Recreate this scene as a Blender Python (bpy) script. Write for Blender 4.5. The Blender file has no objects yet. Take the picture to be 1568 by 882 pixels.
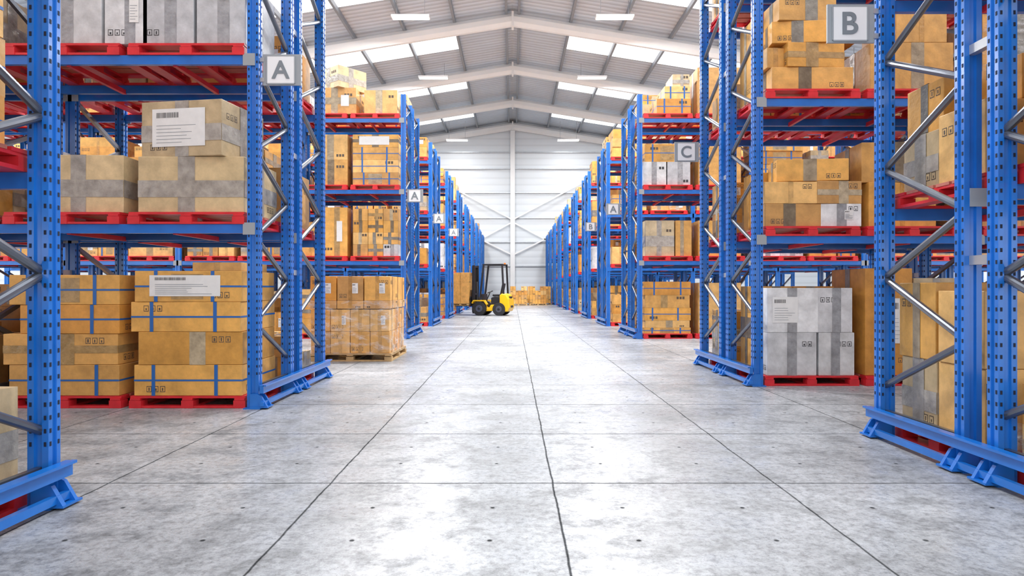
import bpy, bmesh, math, random
from mathutils import Vector, Matrix
D=bpy.data
sc=bpy.context.scene
# ------------------------------------------------------------------ materials
def newmat(name):
    m=D.materials.new(name); m.use_nodes=True
    nt=m.node_tree; b=nt.nodes['Principled BSDF']
    return m,nt,b
def N(nt,t,**kw):
    n=nt.nodes.new(t)
    for k,v in kw.items(): setattr(n,k,v)
    return n
def noise(nt,scale,detail=3,rough=.55,coord='Object',stretch=None):
    tc=N(nt,'ShaderNodeTexCoord'); n=N(nt,'ShaderNodeTexNoise')
    n.inputs['Scale'].default_value=scale; n.inputs['Detail'].default_value=detail; n.inputs['Roughness'].default_value=rough
    if stretch:
        mp=N(nt,'ShaderNodeMapping'); mp.inputs['Scale'].default_value=stretch
        nt.links.new(tc.outputs[coord],mp.inputs[0]); nt.links.new(mp.outputs[0],n.inputs['Vector'])
    else: nt.links.new(tc.outputs[coord],n.inputs['Vector'])
    return n
def ramp(nt,src,stops):
    r=N(nt,'ShaderNodeValToRGB'); e=r.color_ramp.elements
    while len(e)<len(stops): e.new(.5)
    for i,(p,c) in enumerate(stops):
        e[i].position=p; e[i].color=(c,c,c,1) if not hasattr(c,'__len__') else (*c,1)
    nt.links.new(src,r.inputs[0]); return r
def mixc(nt,a,b,fac,bt='MULTIPLY'):
    m=N(nt,'ShaderNodeMix'); m.data_type='RGBA'; m.blend_type=bt
    for s,i in ((a,6),(b,7)):
        if hasattr(s,'links'): nt.links.new(s,m.inputs[i])
        else: m.inputs[i].default_value=(*s,1)
    if hasattr(fac,'links'): nt.links.new(fac,m.inputs[0])
    else: m.inputs[0].default_value=fac
    return m.outputs[2]
def M(nt,op,a,b=None,c=None):
    m=N(nt,'ShaderNodeMath'); m.operation=op
    for i,s in enumerate((a,b,c)):
        if s is None: continue
        if hasattr(s,'links'): nt.links.new(s,m.inputs[i])
        else: m.inputs[i].default_value=s
    return m.outputs[0]
def bump(nt,b,src,strength,dist=.01):
    bp=N(nt,'ShaderNodeBump'); bp.inputs['Strength'].default_value=strength; bp.inputs['Distance'].default_value=dist
    nt.links.new(src,bp.inputs['Height']); nt.links.new(bp.outputs[0],b.inputs['Normal'])
def simple(name,col,rough=.5,metal=0,var=.12,scale=3,spec=.5,bmp=0):
    m,nt,b=newmat(name)
    n=noise(nt,scale); r=ramp(nt,n.outputs[0],[(.3,1-var),(.7,1.0)])
    nt.links.new(mixc(nt,col,r.outputs[0],1),b.inputs['Base Color'])
    b.inputs['Roughness'].default_value=rough; b.inputs['Metallic'].default_value=metal
    b.inputs['Specular IOR Level'].default_value=spec
    if bmp: bump(nt,b,n.outputs[0],bmp)
    return m
def vcol(name,rough,spec=.4,scale=6,var=.22,bmp=.25):
    m,nt,b=newmat(name)
    a=N(nt,'ShaderNodeVertexColor'); a.layer_name='Col'
    n=noise(nt,scale,5,.62); r=ramp(nt,n.outputs[0],[(.3,1-var),(.68,1.08)])
    c=mixc(nt,a.outputs[0],r.outputs[0],1)
    nt.links.new(c,b.inputs['Base Color'])
    b.inputs['Roughness'].default_value=rough; b.inputs['Specular IOR Level'].default_value=spec
    bump(nt,b,n.outputs[0],bmp,.02)
    return m
BLUE=simple('rack_blue_paint',(.012,.175,.64),.22,0,.22,4,.7)
BLUED=simple('rack_dark_blue_paint',(.012,.07,.30),.35,0,.15,4)
RED=simple('red_pallet_paint',(.74,.028,.04),.38,0,.25,9,.5,.1)
REDB=simple('red_brown_slat',(.60,.20,.15),.5,0,.3,9,.4,.1)
STEEL=simple('brace_galvanised_steel',(.17,.19,.23),.28,.7,.2,6)
STEELL=simple('light_galvanised_steel',(.50,.53,.57),.35,.5,.15,6)
HOLE=simple('punched_slot_dark',(.006,.012,.035),.8)
CARD=vcol('cardboard',.42,.5,5,.34,.4)
TAPE=vcol('packing_tape',.2,.6,9,.42,.5)
PAPER=simple('paper_label',(.80,.80,.79),.55,0,.08,12)
INK=simple('printed_ink',(.10,.075,.055),.6)
INKB=simple('barcode_ink',(.03,.03,.035),.6)
STRAP=simple('blue_strap',(.025,.14,.45),.35)
WOOD=simple('pallet_wood',(.60,.40,.19),.6,0,.3,14,.3,.2)
SIGNG=simple('sign_grey_plate',(.33,.36,.39),.4)
SIGNW=simple('sign_white_panel',(.82,.83,.85),.4,0,.04)
SIGNL=simple('sign_letter_grey',(.20,.23,.26),.5)
YEL=simple('forklift_yellow',(.88,.50,.01),.3,0,.1)
BLK=simple('forklift_black',(.018,.018,.02),.4)
RUB=simple('tyre_rubber',(.02,.02,.022),.75,0,.2,20)
ORG=simple('beacon_orange',(.9,.22,.02),.3)
WHT=simple('white_painted_steel',(.88,.89,.90),.4,0,.05,1.0)
GREY=simple('grey_purlin_paint',(.27,.30,.34),.5,0,.1)
# film
m,nt,b=newmat('stretch_film')
b.inputs['Base Color'].default_value=(.92,.93,.95,1); b.inputs['Roughness'].default_value=.12
n=noise(nt,5,3,.65,stretch=(1,1,2.4)); r=ramp(nt,n.outputs[0],[(.48,.03),(.62,.26),(.72,.6)])
nt.links.new(r.outputs[0],b.inputs['Alpha']); bump(nt,b,n.outputs[0],1,.06); FILM=m
# skylight & lamp
def emis(name,col,s,base=.8):
    m,nt,b=newmat(name)
    n=noise(nt,.6); r=ramp(nt,n.outputs[0],[(.2,.92),(.8,1.0)])
    nt.links.new(mixc(nt,col,r.outputs[0],1),b.inputs['Emission Color'])
    b.inputs['Base Color'].default_value=(base,base,base,1)
    b.inputs['Emission Strength'].default_value=s; return m
SKYL=emis('translucent_skylight',(.97,.985,1),1.6)
LED=emis('led_lamp_diffuser',(1,1,1),4)
# corrugated roof
m,nt,b=newmat('corrugated_roof_sheet')
tc=N(nt,'ShaderNodeTexCoord'); sp=N(nt,'ShaderNodeSeparateXYZ'); nt.links.new(tc.outputs['Object'],sp.inputs[0])
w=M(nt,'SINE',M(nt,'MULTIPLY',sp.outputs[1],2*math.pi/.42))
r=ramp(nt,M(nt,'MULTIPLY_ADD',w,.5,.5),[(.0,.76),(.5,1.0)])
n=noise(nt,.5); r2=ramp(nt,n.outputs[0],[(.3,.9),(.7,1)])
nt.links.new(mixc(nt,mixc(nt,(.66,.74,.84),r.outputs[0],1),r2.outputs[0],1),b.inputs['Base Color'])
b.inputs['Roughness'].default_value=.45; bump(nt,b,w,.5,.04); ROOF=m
m,nt,b=newmat('wall_cladding')
tc=N(nt,'ShaderNodeTexCoord'); sp=N(nt,'ShaderNodeSeparateXYZ'); nt.links.new(tc.outputs['Object'],sp.inputs[0])
w=M(nt,'SINE',M(nt,'MULTIPLY',sp.outputs[2],2*math.pi/.6))
r=ramp(nt,M(nt,'MULTIPLY_ADD',w,.5,.5),[(.0,.90),(.3,1.0)])
nt.links.new(mixc(nt,(.76,.81,.86),r.outputs[0],1),b.inputs['Base Color'])
b.inputs['Roughness'].default_value=.5; bump(nt,b,w,.15,.03); WALL=m
# concrete floor
m,nt,b=newmat('polished_concrete')
tc=N(nt,'ShaderNodeTexCoord'); sp=N(nt,'ShaderNodeSeparateXYZ'); nt.links.new(tc.outputs['Object'],sp.inputs[0])
nj=noise(nt,3,3,.6); j=M(nt,'MULTIPLY_ADD',nj.outputs[0],.024,-.012)
T=1.364
def fr(v,o,jit=True):
    if jit: v=M(nt,'ADD',v,j)
    return M(nt,'SUBTRACT',M(nt,'FRACT',M(nt,'ADD',M(nt,'DIVIDE',M(nt,'SUBTRACT',v,o),T),100.5)),.5)
fx=M(nt,'MULTIPLY',M(nt,'ABSOLUTE',fr(sp.outputs[0],.245)),T)
fy=M(nt,'MULTIPLY',M(nt,'ABSOLUTE',fr(sp.outputs[1],4.03)),T)
def edge(v,w,soft):
    mr=N(nt,'ShaderNodeMapRange'); mr.inputs[1].default_value=w; mr.inputs[2].default_value=w+soft
    mr.inputs[3].default_value=0; mr.inputs[4].default_value=1; nt.links.new(v,mr.inputs[0]); return mr.outputs[0]
jx=edge(fx,.003,.006); jy=edge(fy,.004,.006)
joint=M(nt,'MULTIPLY',jx,jy)
hx=M(nt,'SUBTRACT',M(nt,'ABSOLUTE',fr(sp.outputs[0],.245,False)),.26)
hy=M(nt,'SUBTRACT',M(nt,'ABSOLUTE',fr(sp.outputs[1],4.03,False)),.33)
hd=M(nt,'MULTIPLY',M(nt,'SQRT',M(nt,'ADD',M(nt,'MULTIPLY',hx,hx),M(nt,'MULTIPLY',hy,hy))),T)
hole=edge(hd,.009,.008)
n1=noise(nt,.6,5,.65); r1=ramp(nt,n1.outputs[0],[(.36,.70),(.60,1.06)])
n2=noise(nt,3.2,8,.76); r2=ramp(nt,n2.outputs[0],[(.40,.44),(.545,1.04)])
n3=noise(nt,24,6,.8); r3=ramp(nt,n3.outputs[0],[(.38,.45),(.54,1.08)])
n4=noise(nt,80,2,.7); r4=ramp(nt,n4.outputs[0],[(.30,.5),(.42,1.0)])
c=mixc(nt,(.385,.405,.435),r1.outputs[0],1)
c=mixc(nt,c,r2.outputs[0],.75); c=mixc(nt,c,r3.outputs[0],.7); c=mixc(nt,c,r4.outputs[0],.7)
jc=ramp(nt,joint,[(0,.22),(1,1)]); c=mixc(nt,c,jc.outputs[0],1)
hc=ramp(nt,hole,[(0,.20),(1,1)]); c=mixc(nt,c,hc.outputs[0],1)
nt.links.new(c,b.inputs['Base Color'])
rr=ramp(nt,n2.outputs[0],[(.38,.50),(.60,.24)]); 
rj=M(nt,'MAXIMUM',rr.outputs[0],M(nt,'SUBTRACT',.85,joint)); nt.links.new(rj,b.inputs['Roughness'])
nt.links.new(M(nt,'MULTIPLY',M(nt,'MULTIPLY',joint,hole),.34),b.inputs['Specular IOR Level'])
bump(nt,b,n3.outputs[0],.12,.004)
FLOOR=m
# ------------------------------------------------------------------ mesh builder
class MB:
    def __init__(s): s.v=[];s.f=[];s.m=[];s.c=[];s.mats=[]
    def mi(s,mat):
        if mat not in s.mats: s.mats.append(mat)
        return s.mats.index(mat)
    def add(s,vs,fs,mat,col=(1,1,1)):
        o=len(s.v); s.v+= [tuple(p) for p in vs]; s.c+=[col]*len(vs); k=s.mi(mat)
        for f in fs: s.f.append([i+o for i in f]); s.m.append(k)
    def box(s,c,d,mat,col=(1,1,1),rot=0,taper=1.0):
        hx,hy,hz=d[0]/2,d[1]/2,d[2]/2; cs,sn=math.cos(rot),math.sin(rot); vs=[]
        for z in(-1,1):
            k=taper if z==1 else 1
            for x,y in((-1,-1),(1,-1),(1,1),(-1,1)):
                X,Y=x*hx*k,y*hy*k; vs.append((c[0]+X*cs-Y*sn,c[1]+X*sn+Y*cs,c[2]+z*hz))
        s.add(vs,[(3,2,1,0),(4,5,6,7),(0,1,5,4),(1,2,6,5),(2,3,7,6),(3,0,4,7)],mat,col)
    def bar(s,p,q,w,h,mat,up=(0,0,1)):
        p=Vector(p);q=Vector(q);d=(q-p).normalized(); u=Vector(up)
        if abs(d.dot(u))>.98: u=Vector((1,0,0))
        a=d.cross(u).normalized()*w/2; b_=a.cross(d).normalized()*h/2; vs=[]
        for e in(p,q):
            for x,y in((-1,-1),(1,-1),(1,1),(-1,1)): vs.append(e+a*x+b_*y)
        s.add(vs,[(3,2,1,0),(4,5,6,7),(0,1,5,4),(1,2,6,5),(2,3,7,6),(3,0,4,7)],mat)
    def prism(s,prof,z0,z1,mat,axis='z',off=(0,0,0)):
        n=len(prof); vs=[]
        for z in(z0,z1):
            for a,b_ in prof:
                p={'z':(a,b_,z),'y':(a,z,b_),'x':(z,a,b_)}[axis]
                vs.append((p[0]+off[0],p[1]+off[1],p[2]+off[2]))
        fs=[tuple(range(n))[::-1],tuple(range(n,2*n))]+[(i,(i+1)%n,n+(i+1)%n,n+i) for i in range(n)]
        s.add(vs,fs,mat)
    def cyl(s,p,q,r,mat,n=16,r2=None):
        p=Vector(p);q=Vector(q);d=(q-p).normalized();u=Vector((0,0,1)) if abs(d.z)<.9 else Vector((1,0,0))
        a=d.cross(u).normalized();b_=d.cross(a); r2=r if r2 is None else r2; vs=[]
        for e,R in((p,r),(q,r2)):
            for i in range(n): t=2*math.pi*i/n; vs.append(e+a*R*math.cos(t)+b_*R*math.sin(t))
        s.add(vs,[tuple(range(n))[::-1],tuple(range(n,2*n))]+[(i,(i+1)%n,n+(i+1)%n,n+i) for i in range(n)],mat)
    def done(s,name,origin=(0,0,0),parent=None,bevel=0,smooth=False,loc=None):
        me=D.meshes.new(name); o=origin
        me.from_pydata([(x-o[0],y-o[1],z-o[2]) for x,y,z in s.v],[],s.f)
        for mt in s.mats: me.materials.append(mt)
        me.polygons.foreach_set('material_index',s.m)
        ca=me.color_attributes.new('Col','FLOAT_COLOR','POINT')
        fl=[]
        for c in s.c: fl+=[c[0],c[1],c[2],1]
        ca.data.foreach_set('color',fl)
        bm=bmesh.new(); bm.from_mesh(me); bmesh.ops.recalc_face_normals(bm,faces=bm.faces)
        bm.to_mesh(me); bm.free()
        if smooth:
            for p in me.polygons: p.use_smooth=True
        ob=D.objects.new(name,me); ob.location=loc if loc else o
        sc.collection.objects.link(ob)
        if parent: ob.parent=parent
        if bevel:
            md=ob.modifiers.new('bevel','BEVEL'); md.width=bevel; md.segments=2; md.limit_method='ANGLE'; md.angle_limit=math.radians(50)
        return ob
# ------------------------------------------------------------------ boxes
OR=[(.80,.40,.085),(.86,.46,.115),(.72,.33,.065),(.88,.53,.19),(.78,.42,.12),(.66,.36,.12)]
KR=[(.68,.54,.34),(.72,.55,.31),(.66,.50,.29)]
WH=[(.74,.75,.77),(.62,.63,.66),(.82,.83,.84)]
TG=[(.40,.32,.21),(.27,.25,.21),(.55,.45,.30),(.48,.31,.13),(.22,.17,.11)]
def abox(mb,cx,cy,z0,w,d,h,rot,style,rng,detail=1):
    """a carton: cx,cy centre, z0 base."""
    base=rng.choice({'o':OR,'s':OR,'k':KR,'w':WH,'t':OR}[style[0]])
    f=rng.uniform(.82,1.08); base=tuple(min(.9,c*f) for c in base)
    mb.box((cx,cy,z0+h/2),(w,d,h),CARD,base,rot)
    cs,sn=math.cos(rot),math.sin(rot)
    def P(x,y,z): return (cx+x*cs-y*sn,cy+x*sn+y*cs,z0+z)
    e=.0022
    def quad(face,u0,u1,v0,v1,mat,col=(1,1,1),k=1):
        E=e*k
        if face=='f': q=[P(u0,-d/2-E,v0),P(u1,-d/2-E,v0),P(u1,-d/2-E,v1),P(u0,-d/2-E,v1)]
        elif face=='b': q=[P(u1,d/2+E,v0),P(u0,d/2+E,v0),P(u0,d/2+E,v1),P(u1,d/2+E,v1)]
        elif face=='r': q=[P(w/2+E,u0,v0),P(w/2+E,u1,v0),P(w/2+E,u1,v1),P(w/2+E,u0,v1)]
        elif face=='l': q=[P(-w/2-E,u1,v0),P(-w/2-E,u0,v0),P(-w/2-E,u0,v1),P(-w/2-E,u1,v1)]
        elif face=='t': q=[P(u0,v0,h+E),P(u1,v0,h+E),P(u1,v1,h+E),P(u0,v1,h+E)]
        mb.add(q,[(0,1,2,3)],mat,col)
    def vbelt(u,tw,mat,col,k=1):
        for f in 'fb': quad(f,u-tw/2,u+tw/2,0,h,mat,col,k)
        quad('t',u-tw/2,u+tw/2,-d/2,d/2,mat,col,k)
    def sbelt(u,tw,mat,col,k=1):
        for f in 'rl': quad(f,u-tw/2,u+tw/2,0,h,mat,col,k)
        quad('t',-w/2,w/2,u-tw/2,u+tw/2,mat,col,k+.3)
    def hbelt(v,tw,mat,col,k=1):
        for f in 'fb': quad(f,-w/2,w/2,v-tw/2,v+tw/2,mat,col,k)
        for f in 'rl': quad(f,-d/2,d/2,v-tw/2,v+tw/2,mat,col,k)
    tg=rng.choice(TG)
    if style[0]=='w': tg=(.36,.37,.39)
    if style[0]=='k':
        tg=(.40,.37,.33); vbelt(w*rng.uniform(-.06,.06),.17*min(1,w),TAPE,tg,1); hbelt(h*.42,h*.3,TAPE,tuple(c*1.12 for c in tg),1.6); sbelt(0,.14,TAPE,tg,2)
    elif style[0]=='s':
        hbelt(h*.5,.018,STRAP,(1,1,1),1)
        for u in(-.3,.26): vbelt(w*(u+rng.uniform(-.04,.04)),.036,STRAP,(1,1,1),1.5)
        sbelt(0,.04,STRAP,(1,1,1),2)
        if rng.random()<.4: quad('f',-w*.16,w*.14,h*.08,h*.9,TAPE,tg,.6)
    elif style[0]=='t':
        vbelt(w*rng.uniform(-.1,.1),min(.16,w*.22),TAPE,tg,1); sbelt(0,min(.12,d*.2),TAPE,tg,1.5)
        if rng.random()<.25: hbelt(h*.5,h*.25,TAPE,tg,1.2)
    elif style[0]=='w':
        vbelt(w*rng.uniform(-.05,.1),min(.12,w*.25),TAPE,tg,1); sbelt(0,min(.12,d*.2),TAPE,tg,1.5)
    else:
        vbelt(0,.06,TAPE,tuple(c*.8 for c in base),1); sbelt(0,.06,TAPE,tuple(c*.8 for c in base),1.5)
    ink=INK if style[0]!='w' else INKB
    def label(face,u0,u1,v0,v1):
        quad(face,u0,u1,v0,v1,PAPER,(1,1,1),2.6)
        if not detail: return
        lw=u1-u0; lh=v1-v0; x=u0+lw*.08
        while x<u0+lw*.5:
            t=rng.choice((.0025,.004,.006)); quad(face,x,x+t,v0+lh*.76,v0+lh*.9,INKB,(1,1,1),3.3); x+=t+rng.choice((.003,.005))
        for i in range(6):
            quad(face,u0+lw*.08,u0+lw*rng.uniform(.5,.92),v0+lh*(.1+.09*i),v0+lh*(.1+.09*i)+.005,SIGNG,(1,1,1),3.3)
    if 'L' in style: label('f',-w*.36,w*.30,h*.18,h*.86)
    elif 'l' in style: label('f',w*.08,w*.30,h*.3,h*.72)
    elif 'm' in style: label('f',-w*.4,w*.1,h*.22,h*.8)
    # printed handling symbols
    for face,ex in(('f',w),('r',d),('l',d)):
        if rng.random()<.72:
            sgn=rng.choice((-1,1)); u=sgn*ex*.36; s_=min(.05,h*.17); v=h*rng.choice((.12,.68))
            for i in range(rng.choice((2,3,3))):
                uu=u-sgn*i*s_*1.35
                quad(face,uu-s_/2,uu+s_/2,v,v+s_*1.2,ink,(1,1,1),.7)
                if detail:
                    a_=rng.choice((.22,.3)); quad(face,uu-s_*.38,uu+s_*.38,v+s_*.14,v+s_*1.06,CARD,base,.8)
                    quad(face,uu-s_*a_*.6,uu+s_*a_*.6,v+s_*.25,v+s_*rng.uniform(.6,.95),ink,(1,1,1),.9)
def hero(cx,cy,z0,w,d,h,rot,style,seed):
    rng=random.Random(seed); mb=MB(); abox(mb,cx,cy,z0,w,d,h,math.radians(rot),style,rng)
    return mb.done('cardboard_box',origin=(cx,cy,z0),bevel=.006)
def filmshell(mb,cx,cy,z0,w,d,h):
    x0,x1,y0,y1=cx-w/2,cx+w/2,cy-d/2,cy+d/2
    vs=[(x,y,z) for z in(z0,z0+h) for x,y in((x0,y0),(x1,y0),(x1,y1),(x0,y1))]
    mb.add(vs,[(0,1,5,4),(1,2,6,5),(2,3,7,6),(3,0,4,7)],FILM)
def randload(mb,cx,cy,z0,rng,W=1.10,Dp=.95,Hm=1.1,detail=0,kind=None,film=False):
    k=kind or rng.choices(['grid','flat','big','white','cube2','mix','none'],[4,4,3,1.6,3,5,.4])[0]
    def put(x,y,z,w,d,h,st): 
        abox(mb,cx+x,cy+y,z0+z,w-.012,d-.012,h-.002,math.radians(rng.uniform(-1.6,1.6)),st+rng.choice(['','','','l','']),rng,detail)
    so=lambda: rng.choice(['o','s','t','t','t','k'])
    if k=='none': return
    if k=='grid':
        nx=rng.choice((2,3)); h=rng.uniform(.24,.32); nz=rng.randint(2,int(Hm/h)); w=W/nx; st=so()
        for iz in range(nz):
            for ix in range(nx):
                for iy in range(2):
                    if iz==nz-1 and rng.random()<.3: continue
                    put(-W/2+w*(ix+.5),-Dp/2+Dp/2*(iy+.5),iz*h,w,Dp/2,h,rng.choice([st,st,'t']))
        if film: filmshell(mb,cx,cy,z0,W+.03,Dp+.03,h*(nz-1))
    elif k=='flat':
        z=0; st=rng.choice('sso')
        for i in range(rng.randint(2,4)):
            h=rng.uniform(.22,.32)
            if z+h>Hm: break
            w=W*rng.uniform(.88,1); put(rng.uniform(-.02,.02),0,z,w,Dp*rng.uniform(.9,1),h,st); z+=h
    elif k=='big':
        h=rng.uniform(.55,Hm*.95); put(0,0,0,W*.97,Dp*.97,h,rng.choice('ktto'))
        if h<.75: put(rng.uniform(-.15,.15),0,h,W*.6,Dp*.7,rng.uniform(.2,.3),so())
        if film: filmshell(mb,cx,cy,z0,W+.03,Dp+.03,h)
    elif k=='white':
        h=rng.uniform(.42,.52)
        for iz in range(2):
            for ix in range(2): 
                for iy in range(2): put(-W/4+W/2*ix,-Dp/4+Dp/2*iy,iz*h,W/2,Dp/2,h,'w')
    elif k=='cube2':
        h=rng.uniform(.45,.55)
        for iz in range(rng.randint(1,2)):
            for ix in range(2):
                for iy in range(2):
                    if iz and rng.random()<.25: continue
                    put(-W/4+W/2*ix,-Dp/4+Dp/2*iy,iz*h,W/2,Dp/2,h,so())
    else:
        h=rng.uniform(.3,.4); st=so(); put(-W*.2,0,0,W*.58,Dp,h,st); put(W*.3,0,0,W*.38,Dp,h*1.5,so())
        put(-W*.2,0,h,W*.55,Dp*.95,h*.8,so())
        if h*1.8+.3<Hm: put(-W*.22,0,h*1.8,W*.4,Dp*.7,.28,so())
# ------------------------------------------------------------------ pallets
def pallet(mb,cx,cy,z0,W=1.15,Dp=1.06,H=.12,mat=RED):
    for i in range(6):                                   # deck boards run along x
        y=cy-Dp/2+Dp*(i+.5)/6; mb.box((cx,y,z0+H-.011),(W,Dp/6-.03,.022),REDB if (mat is RED and 0<i<5) else mat)
    for i in range(3):
        x=cx-W/2+.055+(W-.11)*i/2
        mb.box((x,cy,z0+H-.032),(.10,Dp,.02),mat)
        for j in range(3):
            y=cy-Dp/2+.06+(Dp-.12)*j/2; mb.box((x,y,z0+.049),(.12,.12,.054),mat)
        mb.box((x,cy,z0+.011),(.12,Dp,.022),mat)
    for j in (0,2):
        y=cy-Dp/2+.05+(Dp-.10)*j/2; mb.box((cx,y,z0+.0115),(W-.004,.09,.021),mat)
# ------------------------------------------------------------------ racks
XL,XR=-2.58,3.0; BAY=2.66; HT=5.77; LV=[0,1.835,3.515,5.2]
def ysof(y0): return [y0,y0+.95,y0+1.25,y0+2.22]
def rack(s,x0,y0,nb,near,levels=LV,H=HT):
    mb=MB(); ys=ysof(y0)
    xs=[x0+s*BAY*i for i in range(nb+1)]
    for i,x in enumerate(xs):
        for j,y in enumerate(ys):
            w,d=.115,.095; a=-s   # a: direction towards aisle
            prof=[(-w/2,-d/2),(-.022,-d/2),(-.018,-d/2+.014),(.018,-d/2+.014),(.022,-d/2),(w/2,-d/2),(w/2,-.018),(w/2-.012,-.014),(w/2-.012,.014),(w/2,.018),(w/2,d/2),(-w/2,d/2),(-w/2,.018),(-w/2+.012,.014),(-w/2+.012,-.014),(-w/2,-.018)]
            mb.prism(prof,.012,H,BLUE,off=(x,y,0))
            mb.box((x,y,.006),(.17,.16,.012),BLUE)
            if near and i==0:
                mb.prism([(-.02*a,.012),(.155*a,.012),(.155*a,.02),(.09*a,.13),(.05*a,.15),(-.02*a,.15)],-.075,-.045,BLUE,axis='y',off=(x,y,0))
                mb.prism([(-.02*a,.012),(.155*a,.012),(.155*a,.02),(.09*a,.13),(.05*a,.15),(-.02*a,.15)],.03,.055,BLUE,axis='y',off=(x,y,0))
                mb.box((x+a*.07,y,.018),(.18,.16,.012),BLUE)
            if near and i<=1:
                z=.35; 
                while z<min(H-.1,4.9 if y<6 else 5.6):
                    if y<14 and j!=2:
                        for dx in(-.040,.040): mb.box((x+dx,y-d/2,z),(.013,.004,.024),HOLE)
                    for dy in(-.032,.032): mb.box((x+a*w/2,y+dy,z),(.004,.013,.024),HOLE)
                    z+=.072
        for (ya,yb) in((ys[0],ys[1]),(ys[2],ys[3])):
            z=.41; a_,b_=yb,ya
            mb.bar((x,ya,.2),(x,yb,.2),.035,.05,STEEL)
            while z+.435<H-.05:
                if near and i==0: mb.cyl((x,a_,z),(x,b_,z+.435),.026,STEEL,12)
                else: mb.bar((x,a_,z),(x,b_,z+.435),.04,.045,STEEL)
                a_,b_=b_,a_; z+=.435
            mb.bar((x,ya,H-.12),(x,yb,H-.12),.035,.05,STEEL)
        for z in(1.38,2.75,4.2,5.5): mb.bar((x,ys[1],z),(x,ys[2],z),.05,.06,STEELL)
        mb.box((x,ys[1]+.06,2.55),(.07,.05,.1),HOLE) if i==0 else None
        mb.box((x,ys[1]+.06,.55),(.07,.05,.1),HOLE) if i==0 else None
    for i in range(nb):
        xa,xb=xs[i],xs[i+1]
        for lz in levels[1:]:
            for y,o in((ys[0],-1),(ys[1],1),(ys[2],-1),(ys[3],1)):
                sg=s
                p=(xa+sg*.058,y+o*.012,lz-.045); q=(xb-sg*.058,y+o*.012,lz-.045)
                mb.bar(p,q,.05,.09,BLUE)
                for e,k in((p,1),(q,-1)):
                    mb.box((e[0]-sg*k*.02,y+o*.050,e[2]),(.12,.008,.12),SIGNG if near else BLUE)
            for t in(.3,.7):
                for(ya,yb) in((ys[0],ys[1]),(ys[2],ys[3])): mb.bar((xa+(xb-xa)*t,ya,lz-.075),(xa+(xb-xa)*t,yb,lz-.075),.04,.05,RED)
        mb.bar((xa,ys[1],H-.3),(xb,ys[1],H-.3),.03,.05,BLUE)
    # end guard rail on aisle side
    gx=x0-s*.105
    mb.bar((gx,ys[0]-.10,.20),(gx,ys[3]+.05,.20),.04,.08,BLUE)
    mb.bar((gx-s*.03,ys[0]-.10,.235),(gx-s*.03,ys[3]+.05,.235),.03,.015,BLUE)
    mb.bar((gx,ys[0]-.10,.055),(gx,ys[3]+.05,.055),.035,.045,BLUE)
    for y in ys: mb.box((x0-s*.07,y,.20),(.05,.05,.06),BLUED)
    return mb.done('pallet_rack',origin=(x0,y0,0))
def loads(s,x0,y0,nb,seed,skip=(),detail=0,film=False):
    rng=random.Random(seed); pm=MB(); bm_=MB(); ys=ysof(y0)
    for k,(ya,yb) in enumerate(((ys[0],ys[1]),(ys[2],ys[3]))):
        for i in range(nb):
            for li,lz in enumerate(LV):
                for t in range(2):
                    cx=x0+s*(BAY*i+.085+.58+1.24*t); cy=(ya+yb)/2
                    r=rng.random()
                    pallet(pm,cx,cy,lz+.001,Dp=1.06 if li else 1.0)
                    if (k,i,li,t) in skip: continue
                    randload(bm_,cx,cy,lz+.123,rng,detail=detail,Hm=1.3 if li<3 else .9,film=film and r<.35)
    pm.done('red_pallet_set',origin=(x0,y0,0)); bm_.done('cardboard_box_stack',origin=(x0,y0,0))
LY=[1.39,6.56,15.5,20.6,25.7,30.8,35.9,41.0,46.1,51.2,56.2]
RY=[3.07,8.05,15.5,20.6,25.7,30.8,35.9,41.0,46.1,51.2,56.2]
for side,x0,YY in((-1,XL,LY),(1,XR,RY)):
    for i,y in enumerate(YY):
        nb=2 if i==0 else (3 if i==1 else (5 if i<4 else 3))
        rack(side,x0,y,nb,i<3)
        sk=set()
        if i in(1,2): sk={(0,0,l,t) for l in range(4) for t in range(2)}
        if i==0 and side==1: sk={(1,0,l,0) for l in range(3)}
        loads(side,x0,y,nb,100*i+(7 if side>0 else 3),sk,detail=1 if i<3 else 0,film=i<4)
# ------------------------------------------------------------------ hero loads (metres, on the pallets of the two nearest rows)
P0,P1,P2,P3=[l+.1225 for l in LV]
sd=[0]
def pile(cx,yf,z0,items):
    z=z0
    for it in items:
        dx,w,d,h,rot,st=it; sd[0]+=1
        if st: hero(cx+dx,yf+d/2,z,w,d,h-.002,rot,st,sd[0])
        z+=h
# left row, ground
xa=XL-.665; xb=xa-1.24; yf=6.555
pile(xa,yf,P0,[(-.0,1.08,.92,.31,0,'s'),(.02,1.04,.9,.33,.6,'t'),(-.02,1.10,.92,.30,-.5,'s'),(.0,1.07,.9,.31,.3,'sL')])
hero(xa+.22,yf+.5,P0+1.25,.5,.7,.09,0,'o',401)
pile(xb,yf,P0,[(0,1.10,.92,.31,0,'s'),(-.04,1.14,.9,.31,.5,'t'),(.06,1.0,.9,.29,-.6,'s'),(0,1.10,.9,.30,.3,'s')])
pile(xa,yf,P1,[(.03,1.06,.9,.56,0,'k'),(-.01,.88,.78,.56,-9,'kL')])
pile(xb,yf+.02,P1,[(.12,.88,.85,.58,2,'k')])
for x,w,st in((xa+.33,.50,'w'),(xa-.20,.52,'w'),(xb+.62,.44,'wl'),(xb+.05,.66,'w')): 
    sd[0]+=1; hero(x,yf+.4,P2,w-.01,.8,.72,0,st,sd[0])
for x in(xa,xb): pile(x,yf,P3,[(0,1.0,.9,.5,0,'t')])
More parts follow.
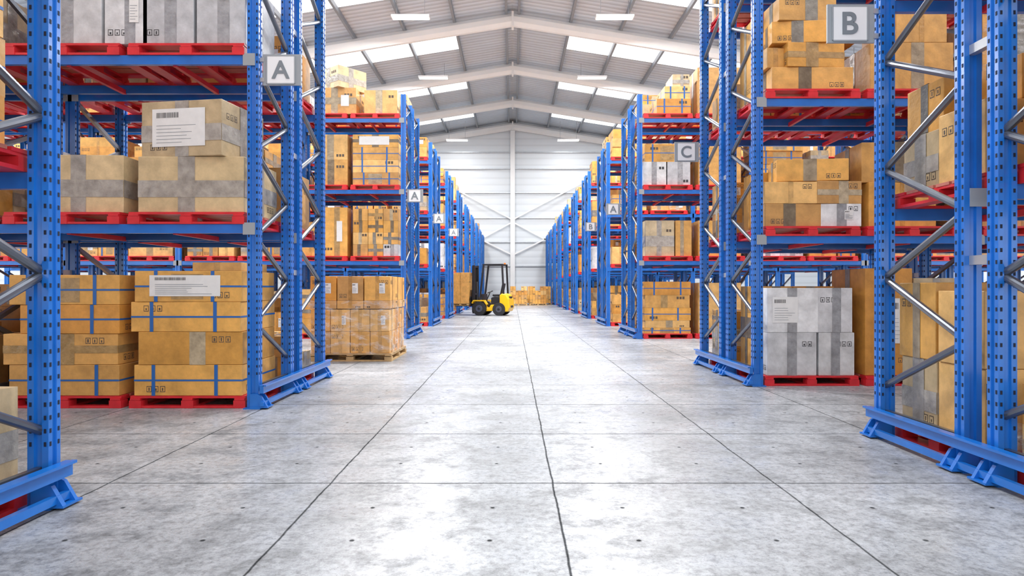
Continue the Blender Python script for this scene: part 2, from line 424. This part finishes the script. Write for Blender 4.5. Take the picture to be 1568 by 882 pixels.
# right row, ground
xa=XR+.665; xb=xa+1.24; yf=8.055
for x,w,z,h,st in((xa-.23,.62,0,.53,'w'),(xa+.32,.45,0,.53,'w'),(xa-.22,.64,.53,.55,'wm'),(xa+.30,.44,.53,.55,'w')):
    sd[0]+=1; hero(x,yf+.25,P0+z,w-.012,.48,h-.002,0,st,sd[0])
for x,w in((xa-.27,.52),(xa+.28,.52)):
    sd[0]+=1; hero(x,yf+.74,P0,w,.44,1.1,0,'t',sd[0])
hero(xb-.27,yf+.45,P0,.58,.85,1.32,0,'tl',77); hero(xb+.30,yf+.45,P0,.52,.85,1.20,0,'kl',78)
# right row, level 1
pile(xa,yf,P1,[(-.22,.69,.45,.28,0,'t'),(-.24,.64,.43,.27,-2,'o')])
pile(xa,yf,P1,[(.37,.50,.45,.28,0,'wl'),(.34,.56,.45,.28,3,'t')])
hero(xa+.06,yf+.24,P1+.564,.85,.42,.27,-7,'t',85)
hero(xa-.2,yf+.72,P1,.6,.42,.75,0,'o',86); hero(xa+.36,yf+.72,P1,.44,.42,.9,0,'t',87)
pile(xb,yf+.05,P1,[(-.1,.85,.85,.55,2,'o'),(-.15,.8,.8,.5,-4,'t')]); 
# right row, level 2
pile(xa,yf,P2,[(.02,1.0,.45,.28,0,'t'),(.05,.72,.44,.30,4,'t'),(-.12,.66,.44,.27,-5,'t'),(-.05,.72,.44,.28,3,'t')])
hero(xa-.43,yf+.26,P2+.285,.22,.4,.25,6,'o',95); hero(xa+.46,yf+.22,P2+.60,.26,.4,.42,0,'t',96)
hero(xa-.1,yf+.72,P2,.9,.42,1.05,0,'t',97)
pile(xb,yf,P2,[(.0,1.02,.85,.58,0,'t'),(.12,.62,.8,.5,0,'o')])
for x in(xa,xb): pile(x,yf,P3,[(0,1.0,.9,.5,0,'t')])
# nearest right row, pallets facing the aisle
cx=XR+.665; y0=4.33
pile(cx,y0+.5,P0,[(0,1.08,.43,.54,0,'k'),(0,1.1,.45,.58,0,'t')]); pile(cx,y0,P0,[(0,1.08,.48,.54,0,'o'),(0,1.1,.47,.52,0,'t')])
pile(cx,y0+.5,P1,[(0,1.05,.43,.42,0,'k'),(0,1.0,.43,.38,1,'t')]); pile(cx,y0,P1,[(0,1.08,.48,.5,0,'o'),(.1,.8,.4,.3,0,'t')])
pile(cx,y0,P2,[(0,1.08,.92,.6,0,'t'),(.05,.95,.85,.5,0,'o')])
# third rows front bays
def small(name,fn):
    mb=MB(); fn(mb); mb.done(name,origin=mb.v[0])
def l3(mb):
    r=random.Random(5); y=15.53+.42
    xa=XL-.665; xb=xa-1.24
    for iz in range(4):
        for ix in range(3): abox(mb,xa-.36+.36*ix,y,P1+.28*iz,.35,.85,.277,0,'t' if r.random()<.8 else 'w',r,0)
    abox(mb,xb+.27,y,P1,.6,.85,1.15,0,'tl',r,0); abox(mb,xb-.3,y,P1,.5,.85,.8,0,'o',r,0)
    for iz in range(4): abox(mb,xa,y,P2+.3*iz,1.08,.85,.297,0,'s' if iz<3 else 'tL',r,0)
    for iz in range(2):
        abox(mb,xb+.2,y,P2+.6*iz,.75,.85,.597,0,'t',r,0)
    abox(mb,xa+.12,y,P3,.78,.85,.56,0,'t',r,0); abox(mb,xb+.35,y,P3,.86,.85,.62,0,'tl',r,0); abox(mb,xb+.35,y,P3+.622,.8,.8,.5,4,'kl',r,0)
    for x in(xa,xb):
        for iz in range(3): abox(mb,x,y,P0+.35*iz,1.05,.85,.348,0,'t',r,0)
small('cardboard_box_stack',l3)
def r3(mb):
    r=random.Random(8); y=15.53+.42; xa=XR+.665; xb=xa+1.24
    for iz,h in enumerate((.14,.17,.3,.3,.32)):
        z=P0+sum((.14,.17,.3,.3,.32)[:iz])
        abox(mb,xa,y,z,1.1-.05*(iz%2),.85,h-.003,0,'st'[iz%2],r,0)
    for x in(xb,): abox(mb,x,y,P0,1.0,.85,1.2,0,'t',r,0)
    abox(mb,xa-.18,y,P1,.68,.85,.84,0,'k',r,0); abox(mb,xa+.38,y,P1,.38,.85,.84,0,'t',r,0); abox(mb,xb,y,P1,1,.85,.84,0,'o',r,0)
    for dx in(-.3,.27): abox(mb,xa+dx,y,P2,.54,.85,.55,0,'w',r,0)
    abox(mb,xa,y,P2+.55,1.06,.85,.42,0,'s',r,0); abox(mb,xb,y,P2,1,.85,.9,0,'t',r,0)
    abox(mb,xa+.15,y,P3,.8,.85,.36,0,'s',r,0); abox(mb,xa+.24,y,P3+.36,.6,.8,.3,0,'s',r,0); abox(mb,xa+.34,y,P3+.66,.4,.7,.3,0,'k',r,0); abox(mb,xb,y,P3,1.05,.85,1.1,0,'t',r,0)
small('cardboard_box_stack',r3)
# ------------------------------------------------------------------ wrapped pallet in the aisle
def wrapped(cx,cy,name='wrapped_pallet_load'):
    e=D.objects.new(name,None); e.location=(cx,cy,0); sc.collection.objects.link(e)
    r=random.Random(12)
    mb=MB(); pallet(mb,0,0,0,1.36,1.5,.13,WOOD); mb.done('pallet',parent=e)
    mb=MB()
    for iz in range(2):
        for ix in range(4):
            for iy in range(3): abox(mb,-.485+.323*ix,-.48+.48*iy,.131+.36*iz,.315,.47,.357,math.radians(r.uniform(-1,1)),'ol'[:1+(iz and ix%2)],r,1)
    for ix in range(3):
        for iy in range(3): abox(mb,-.44+.44*ix,-.48+.48*iy,.86,.43,.47,.13,0,'o',r,0)
        for iy in range(3): abox(mb,-.44+.44*ix,-.48+.48*iy,.992,.425,.465,.40,math.radians(r.uniform(-1,1)),'ol',r,1)
    mb.done('boxes',parent=e,bevel=.006)
    bm=bmesh.new(); bmesh.ops.create_cube(bm,size=1)
    bmesh.ops.scale(bm,vec=(1.37,1.52,.88),verts=bm.verts); bmesh.ops.subdivide_edges(bm,edges=bm.edges,cuts=22,use_grid_fill=True)
    for f in [f for f in bm.faces if abs(f.normal.z)>.9]: bm.faces.remove(f)
    for v in bm.verts: v.co+=Vector((r.uniform(-.009,.009),r.uniform(-.009,.009),0)); v.co.z+=.555
    me=D.meshes.new('film'); bm.to_mesh(me); bm.free(); me.materials.append(FILM)
    for p in me.polygons: p.use_smooth=True
    o=D.objects.new('film',me); o.parent=e; sc.collection.objects.link(o)
wrapped(-2.66,11.45)
# ------------------------------------------------------------------ signs
def letter(ch,size):
    c=D.curves.new('t','FONT'); c.body=ch; c.size=size; c.extrude=.004; c.align_x='CENTER'; c.align_y='CENTER'; c.offset=.004
    o=D.objects.new('t',c); sc.collection.objects.link(o); bpy.context.view_layer.update()
    me=o.evaluated_get(bpy.context.evaluated_depsgraph_get()).to_mesh()
    vs=[v.co.copy() for v in me.vertices]; fs=[tuple(p.vertices) for p in me.polygons]
    xs=[v.x for v in vs]; ys=[v.y for v in vs]; mx=(min(xs)+max(xs))/2; my=(min(ys)+max(ys))/2
    vs=[(v.x-mx,v.z,v.y-my) for v in vs]
    D.objects.remove(o); return vs,fs
LT={c:letter(c,.25) for c in 'ABC'}
def sign(ch,s,x0,y,z):
    mb=MB(); cx=x0-s*(.065+.02+.19)
    mb.box((cx,y,z),(.38,.018,.31),SIGNG)
    mb.box((cx-.01,y-.012,z),(.27,.006,.27),SIGNW)
    for dx,dz,w,h in((0,.14,.27,.012),(0,-.14,.27,.012),(.14,0,.012,.27),(-.14,0,.012,.27)): mb.box((cx-.01+dx,y-.014,z+dz),(w,.008,h),SIGNG)
    vs,fs=LT[ch]; mb.add([(v[0]+cx-.01,v[1]+y-.019,v[2]+z) for v in vs],fs,SIGNL)
    for dz in(-.1,.1): mb.box((x0-s*.075,y,z+dz),(.045,.03,.04),STEELL)
    mb.done('aisle_sign',origin=(cx,y,z))
for i,y in enumerate(LY[1:5]): sign('A',-1,XL,ysof(y)[0],3.38)
for i,y in enumerate(RY[:4]): sign('BCAB'[i],1,XR,ysof(y)[3],3.33)
# ------------------------------------------------------------------ shell
def plane_obj(name,vs,mat):
    mb=MB(); mb.add(vs,[tuple(range(len(vs)))],mat); return mb.done(name)
BW=30; YE=60; Y0=12; RZ=16.5; SL=.16
plane_obj('floor',[(-BW,-6,0),(BW,-6,0),(BW,YE,0),(-BW,YE,0)],FLOOR)
zr=lambda x: RZ-SL*abs(x)
mb=MB(); mb.add([(-BW,YE,0),(BW,YE,0),(BW,YE,zr(BW)),(0,YE,RZ),(-BW,YE,zr(BW))],[(0,1,2,3,4)],WALL); mb.done('wall_back')
for s,nm in((-1,'wall_left'),(1,'wall_right')): plane_obj(nm,[(s*BW,-6,0),(s*BW,YE,0),(s*BW,YE,zr(BW)),(s*BW,-6,zr(BW))],WALL)
rf=MB(); sk=MB(); ys=[12,20,28,36,44,52,60]
def rq(mb,s,xa,xb,ya,yb,mat,dz=0): mb.add([(s*xa,ya,zr(xa)+dz),(s*xb,ya,zr(xb)+dz),(s*xb,yb,zr(xb)+dz),(s*xa,yb,zr(xa)+dz)],[(0,1,2,3)],mat)
for s in(-1,1):
    for a,b_ in zip(ys[:-1],ys[1:]):
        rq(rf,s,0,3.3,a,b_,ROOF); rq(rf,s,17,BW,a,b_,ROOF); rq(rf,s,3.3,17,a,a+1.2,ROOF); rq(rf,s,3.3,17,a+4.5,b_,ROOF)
        rq(sk,s,3.3,17,a+1.2,a+4.5,SKYL)
rf.done('ceiling'); sk.done('window_1')
mb=MB()
for s in(-1,1):
    for x in(.35,3.2,5.95,8.7,11.45,14.2,17,20,23,26,29): mb.bar((s*x,Y0,zr(x)-.14),(s*x,YE,zr(x)-.14),.13,.26,GREY)
mb.done('roof_purlins')
for y in ys:
    mb=MB(); yy=y-.35 if y==60 else y
    for s in(-1,1):
        n=8; pr=[(.26*math.cos(math.pi/8+math.pi/4*i),.36*math.sin(math.pi/8+math.pi/4*i)) for i in range(n)]
        vs=[(0,yy+p[0],RZ-.60+p[1]) for p in pr]+[(s*BW*.985,yy+p[0],zr(BW*.985)-.60+p[1]) for p in pr]
        mb.add(vs,[tuple(range(8)),tuple(range(8,16))]+[(i,(i+1)%8,8+(i+1)%8,8+i) for i in range(8)],WHT)
        mb.box((s*(BW-.5),yy,zr(BW)/2-.3),(.5,.5,zr(BW)-.8),WHT)
    mb.box((0,yy,RZ-.62),(.12,.62,.80),WHT)
    mb.done('roof_rafter',origin=(0,yy,RZ-.6))
mb=MB(); yb=YE-.3
mb.box((0,yb,(RZ-1.0)/2),(.42,.42,RZ-1.0),WHT)
for x in(-9,9,-18,18): mb.box((x,yb,(zr(x)-1.0)/2),(.4,.4,zr(x)-1.0),WHT)
for z in(3.2,5.4,7.6,9.9,12.1,13.6): mb.box((0,YE-.10,z),(2*BW-1,.16,.10),STEELL)
for s in(-1,1):
    for a,b_ in(((0,7.4),(9,12.2)),((0,7.2),(9,2.4)),((0,4.2),(9,8.6))): mb.bar((s*a[0],yb-.1,a[1]),(s*b_[0],yb-.1,b_[1]),.12,.12,WHT)
mb.done('wall_frame_columns')
# ------------------------------------------------------------------ lamps
def lamp(x,y,z,P,mesh=True):
    mb=MB(); mb.box((0,0,.06),(1.9,.46,.10),WHT); mb.box((0,0,0),(1.8,.40,.02),LED)
    ztop=zr(x)-z-.02
    for dx in(-.7,.7): mb.cyl((dx,0,.11),(dx,0,ztop),.012,GREY,6)
    mb.done('ceiling_lamp',loc=(x,y,z))
    l=D.lights.new('ceiling_lamp_light','AREA'); l.shape='RECTANGLE'; l.size=1.8; l.size_y=.5; l.energy=P; l.color=(1,.995,.98)
    o=D.objects.new('ceiling_lamp_light',l); o.location=(x,y,z-.03); sc.collection.objects.link(o)
for y,z,x,P in((14.5,14.6,5.1,1450),(23.4,14.6,5.1,1300),(32.8,14.7,5.1,1200),(42.2,14.7,5.1,950),(57,14.0,4.83,110)):
    for s in(-1,1): lamp(s*x,y,z,P)
for y,P in((18,1400),(34,1200),(48,500)):
    for s in(-1,1): lamp(s*17,y,12.6,P)
# ------------------------------------------------------------------ forklift
def forklift(loc,rotz,sc_=1):
    e=D.objects.new('forklift',None); e.location=loc; e.rotation_euler=(0,0,rotz); e.scale=(sc_,)*3; sc.collection.objects.link(e)
    mb=MB()  # chassis, front is -x
    mb.prism([(-.95,.32),(-.95,.62),(-.62,.78),(-.45,.45),(-.1,.42),(.0,.60),(.7,.62),(.7,.28),(-.6,.22)],-.5,.5,YEL,axis='y')
    mb.prism([(-.02,.60),(.0,1.0),(.25,1.08),(.72,1.05),(.72,.6)],-.42,.42,BLK,axis='y')
    mb.done('chassis',parent=e,bevel=.03)
    mb=MB(); mb.prism([(.52,.22),(.52,1.12),(.65,1.24),(.90,1.20),(1.06,.92),(1.10,.45),(1.0,.22)],-.54,.54,YEL,axis='y'); mb.done('counterweight',parent=e,bevel=.06)
    mb=MB(); mb.box((1.08,0,.5),(.06,.5,.12),BLK); mb.box((.96,0,1.02),(.2,.5,.1),BLK); mb.done('counterweight_grille',parent=e)
    for nm,x,r,w in(('wheel_front',-.62,.39,.28),('wheel_rear',.50,.36,.2)):
        for k,s in enumerate((-1,1)):
            mb=MB(); y0=s*(.56 if nm=='wheel_front' else .52)
            mb.cyl((x,y0-w/2,r),(x,y0+w/2,r),r,RUB,28); mb.cyl((x,y0+s*(w/2-.01),r),(x,y0+s*(w/2+.012),r),r*.5,STEEL,20); mb.cyl((x,y0+s*w/2,r),(x,y0+s*(w/2+.04),r),r*.2,BLK,12)
            mb.done(nm+'_%d'%k,parent=e,bevel=.02)
    for s in(-1,1):
        mb=MB(); mb.prism([(-1.06,.70),(-.97,.86),(-.3,.86),(-.16,.62),(-.22,.62),(-.34,.80),(-.94,.80),(-1.01,.66)],s*.42,s*.70,YEL,axis='y'); mb.done('fender',parent=e)
    mb=MB()
    mb.box((.28,0,1.13),(.5,.5,.12),BLK); mb.bar((.50,0,1.15),(.64,0,1.80),.46,.1,BLK,up=(1,0,0)); mb.done('seat',parent=e,bevel=.03)
    mb=MB(); mb.cyl((-.42,0,.75),(-.18,0,1.30),.03,BLK,8); 
    for i in range(16):
        a,b_=2*math.pi*i/16,2*math.pi*(i+1)/16; f=lambda t:(-.18+.17*math.cos(t)*.9,.17*math.sin(t),1.31+.17*math.cos(t)*.4); mb.cyl(f(a),f(b_),.016,BLK,6)
    mb.box((-.52,0,.95),(.12,.8,.5),BLK); mb.done('steering_console',parent=e)
    mb=MB()
    for s in(-1,1):
        mb.bar((-.66,s*.46,.75),(-.42,s*.46,2.82),.09,.09,BLK); mb.bar((.75,s*.46,1.0),(.66,s*.46,2.82),.09,.09,BLK); mb.bar((-.46,s*.46,2.84),(.70,s*.46,2.84),.09,.09,BLK)
    for i in range(8): x=-.46+i*.165; mb.bar((x,-.48,2.85),(x,.48,2.85),.05,.05,BLK)
    mb.done('overhead_guard',parent=e)
    mb=MB(); mb.cyl((.6,.3,2.88),(.6,.3,2.96),.06,ORG,12); mb.done('beacon',parent=e)
    mb=MB()
    for s in(-1,1):
        mb.box((-1.04,s*.34,1.46),(.14,.09,2.72),BLK); mb.box((-1.12,s*.24,1.48),(.1,.07,2.6),BLK)
        mb.cyl((-1.02,s*.2,.3),(-1.02,s*.2,1.9),.035,STEEL,8)
    for z in(.3,1.2,2.74): mb.box((-1.05,0,z),(.1,.74,.1),BLK)
    mb.done('mast',parent=e)
    mb=MB()
    for z in(.62,1.0): mb.box((-1.20,0,z),(.06,.95,.1),BLK)
    for y in(-.4,-.2,0,.2,.4): mb.box((-1.21,y,1.0),(.03,.03,.85),BLK)
    for s in(-1,1): mb.box((-1.25,s*.25,.75),(.04,.12,.5),BLK); mb.box((-1.72,s*.25,.52),(.95,.12,.04),BLK)
    mb.done('carriage_and_forks',parent=e)
    mb=MB(); pallet(mb,-1.80,0,.545,1.0,1.0,.11,WOOD); mb.done('carried_pallet',parent=e)
    mb=MB(); abox(mb,-1.79,0,.66,1.0,1.0,1.75,0,'o',random.Random(6),0); mb.done('carried_box',parent=e,bevel=.01)
forklift((-.86,28.95,0),math.radians(-15),.78)
# far pallets of boxes
def far(mb):
    r=random.Random(4)
    for i,(x,y) in enumerate(((.4,45.5),(1.75,45.8),(.9,48),(2.2,48))):
        pallet(mb,x,y,0,1.2,1.1,.12,WOOD)
        for iz in range(4):
            for ix in range(3):
                if iz==3 and r.random()<.3: continue
                abox(mb,x-.38+.38*ix,y,.122+.3*iz,.37,1.0,.295,0,'o',r,0)
small('cardboard_box_stack',far)
# ------------------------------------------------------------------ world, camera
w=D.worlds.new('sky'); sc.world=w; w.use_nodes=True
nt=w.node_tree; bg=nt.nodes['Background']; bg.inputs[0].default_value=(.98,.99,1,1); bg.inputs[1].default_value=1.4
cam=D.cameras.new('camera'); cam.sensor_width=36; cam.lens=36*1004/1568; cam.shift_x=-1/1568; cam.clip_end=300
co=D.objects.new('camera',cam); co.location=(0,0,1.2); co.rotation_euler=(math.pi/2,0,0); sc.collection.objects.link(co); sc.camera=co
sc.view_settings.view_transform='Standard'; sc.view_settings.look='None'; sc.view_settings.exposure=.42
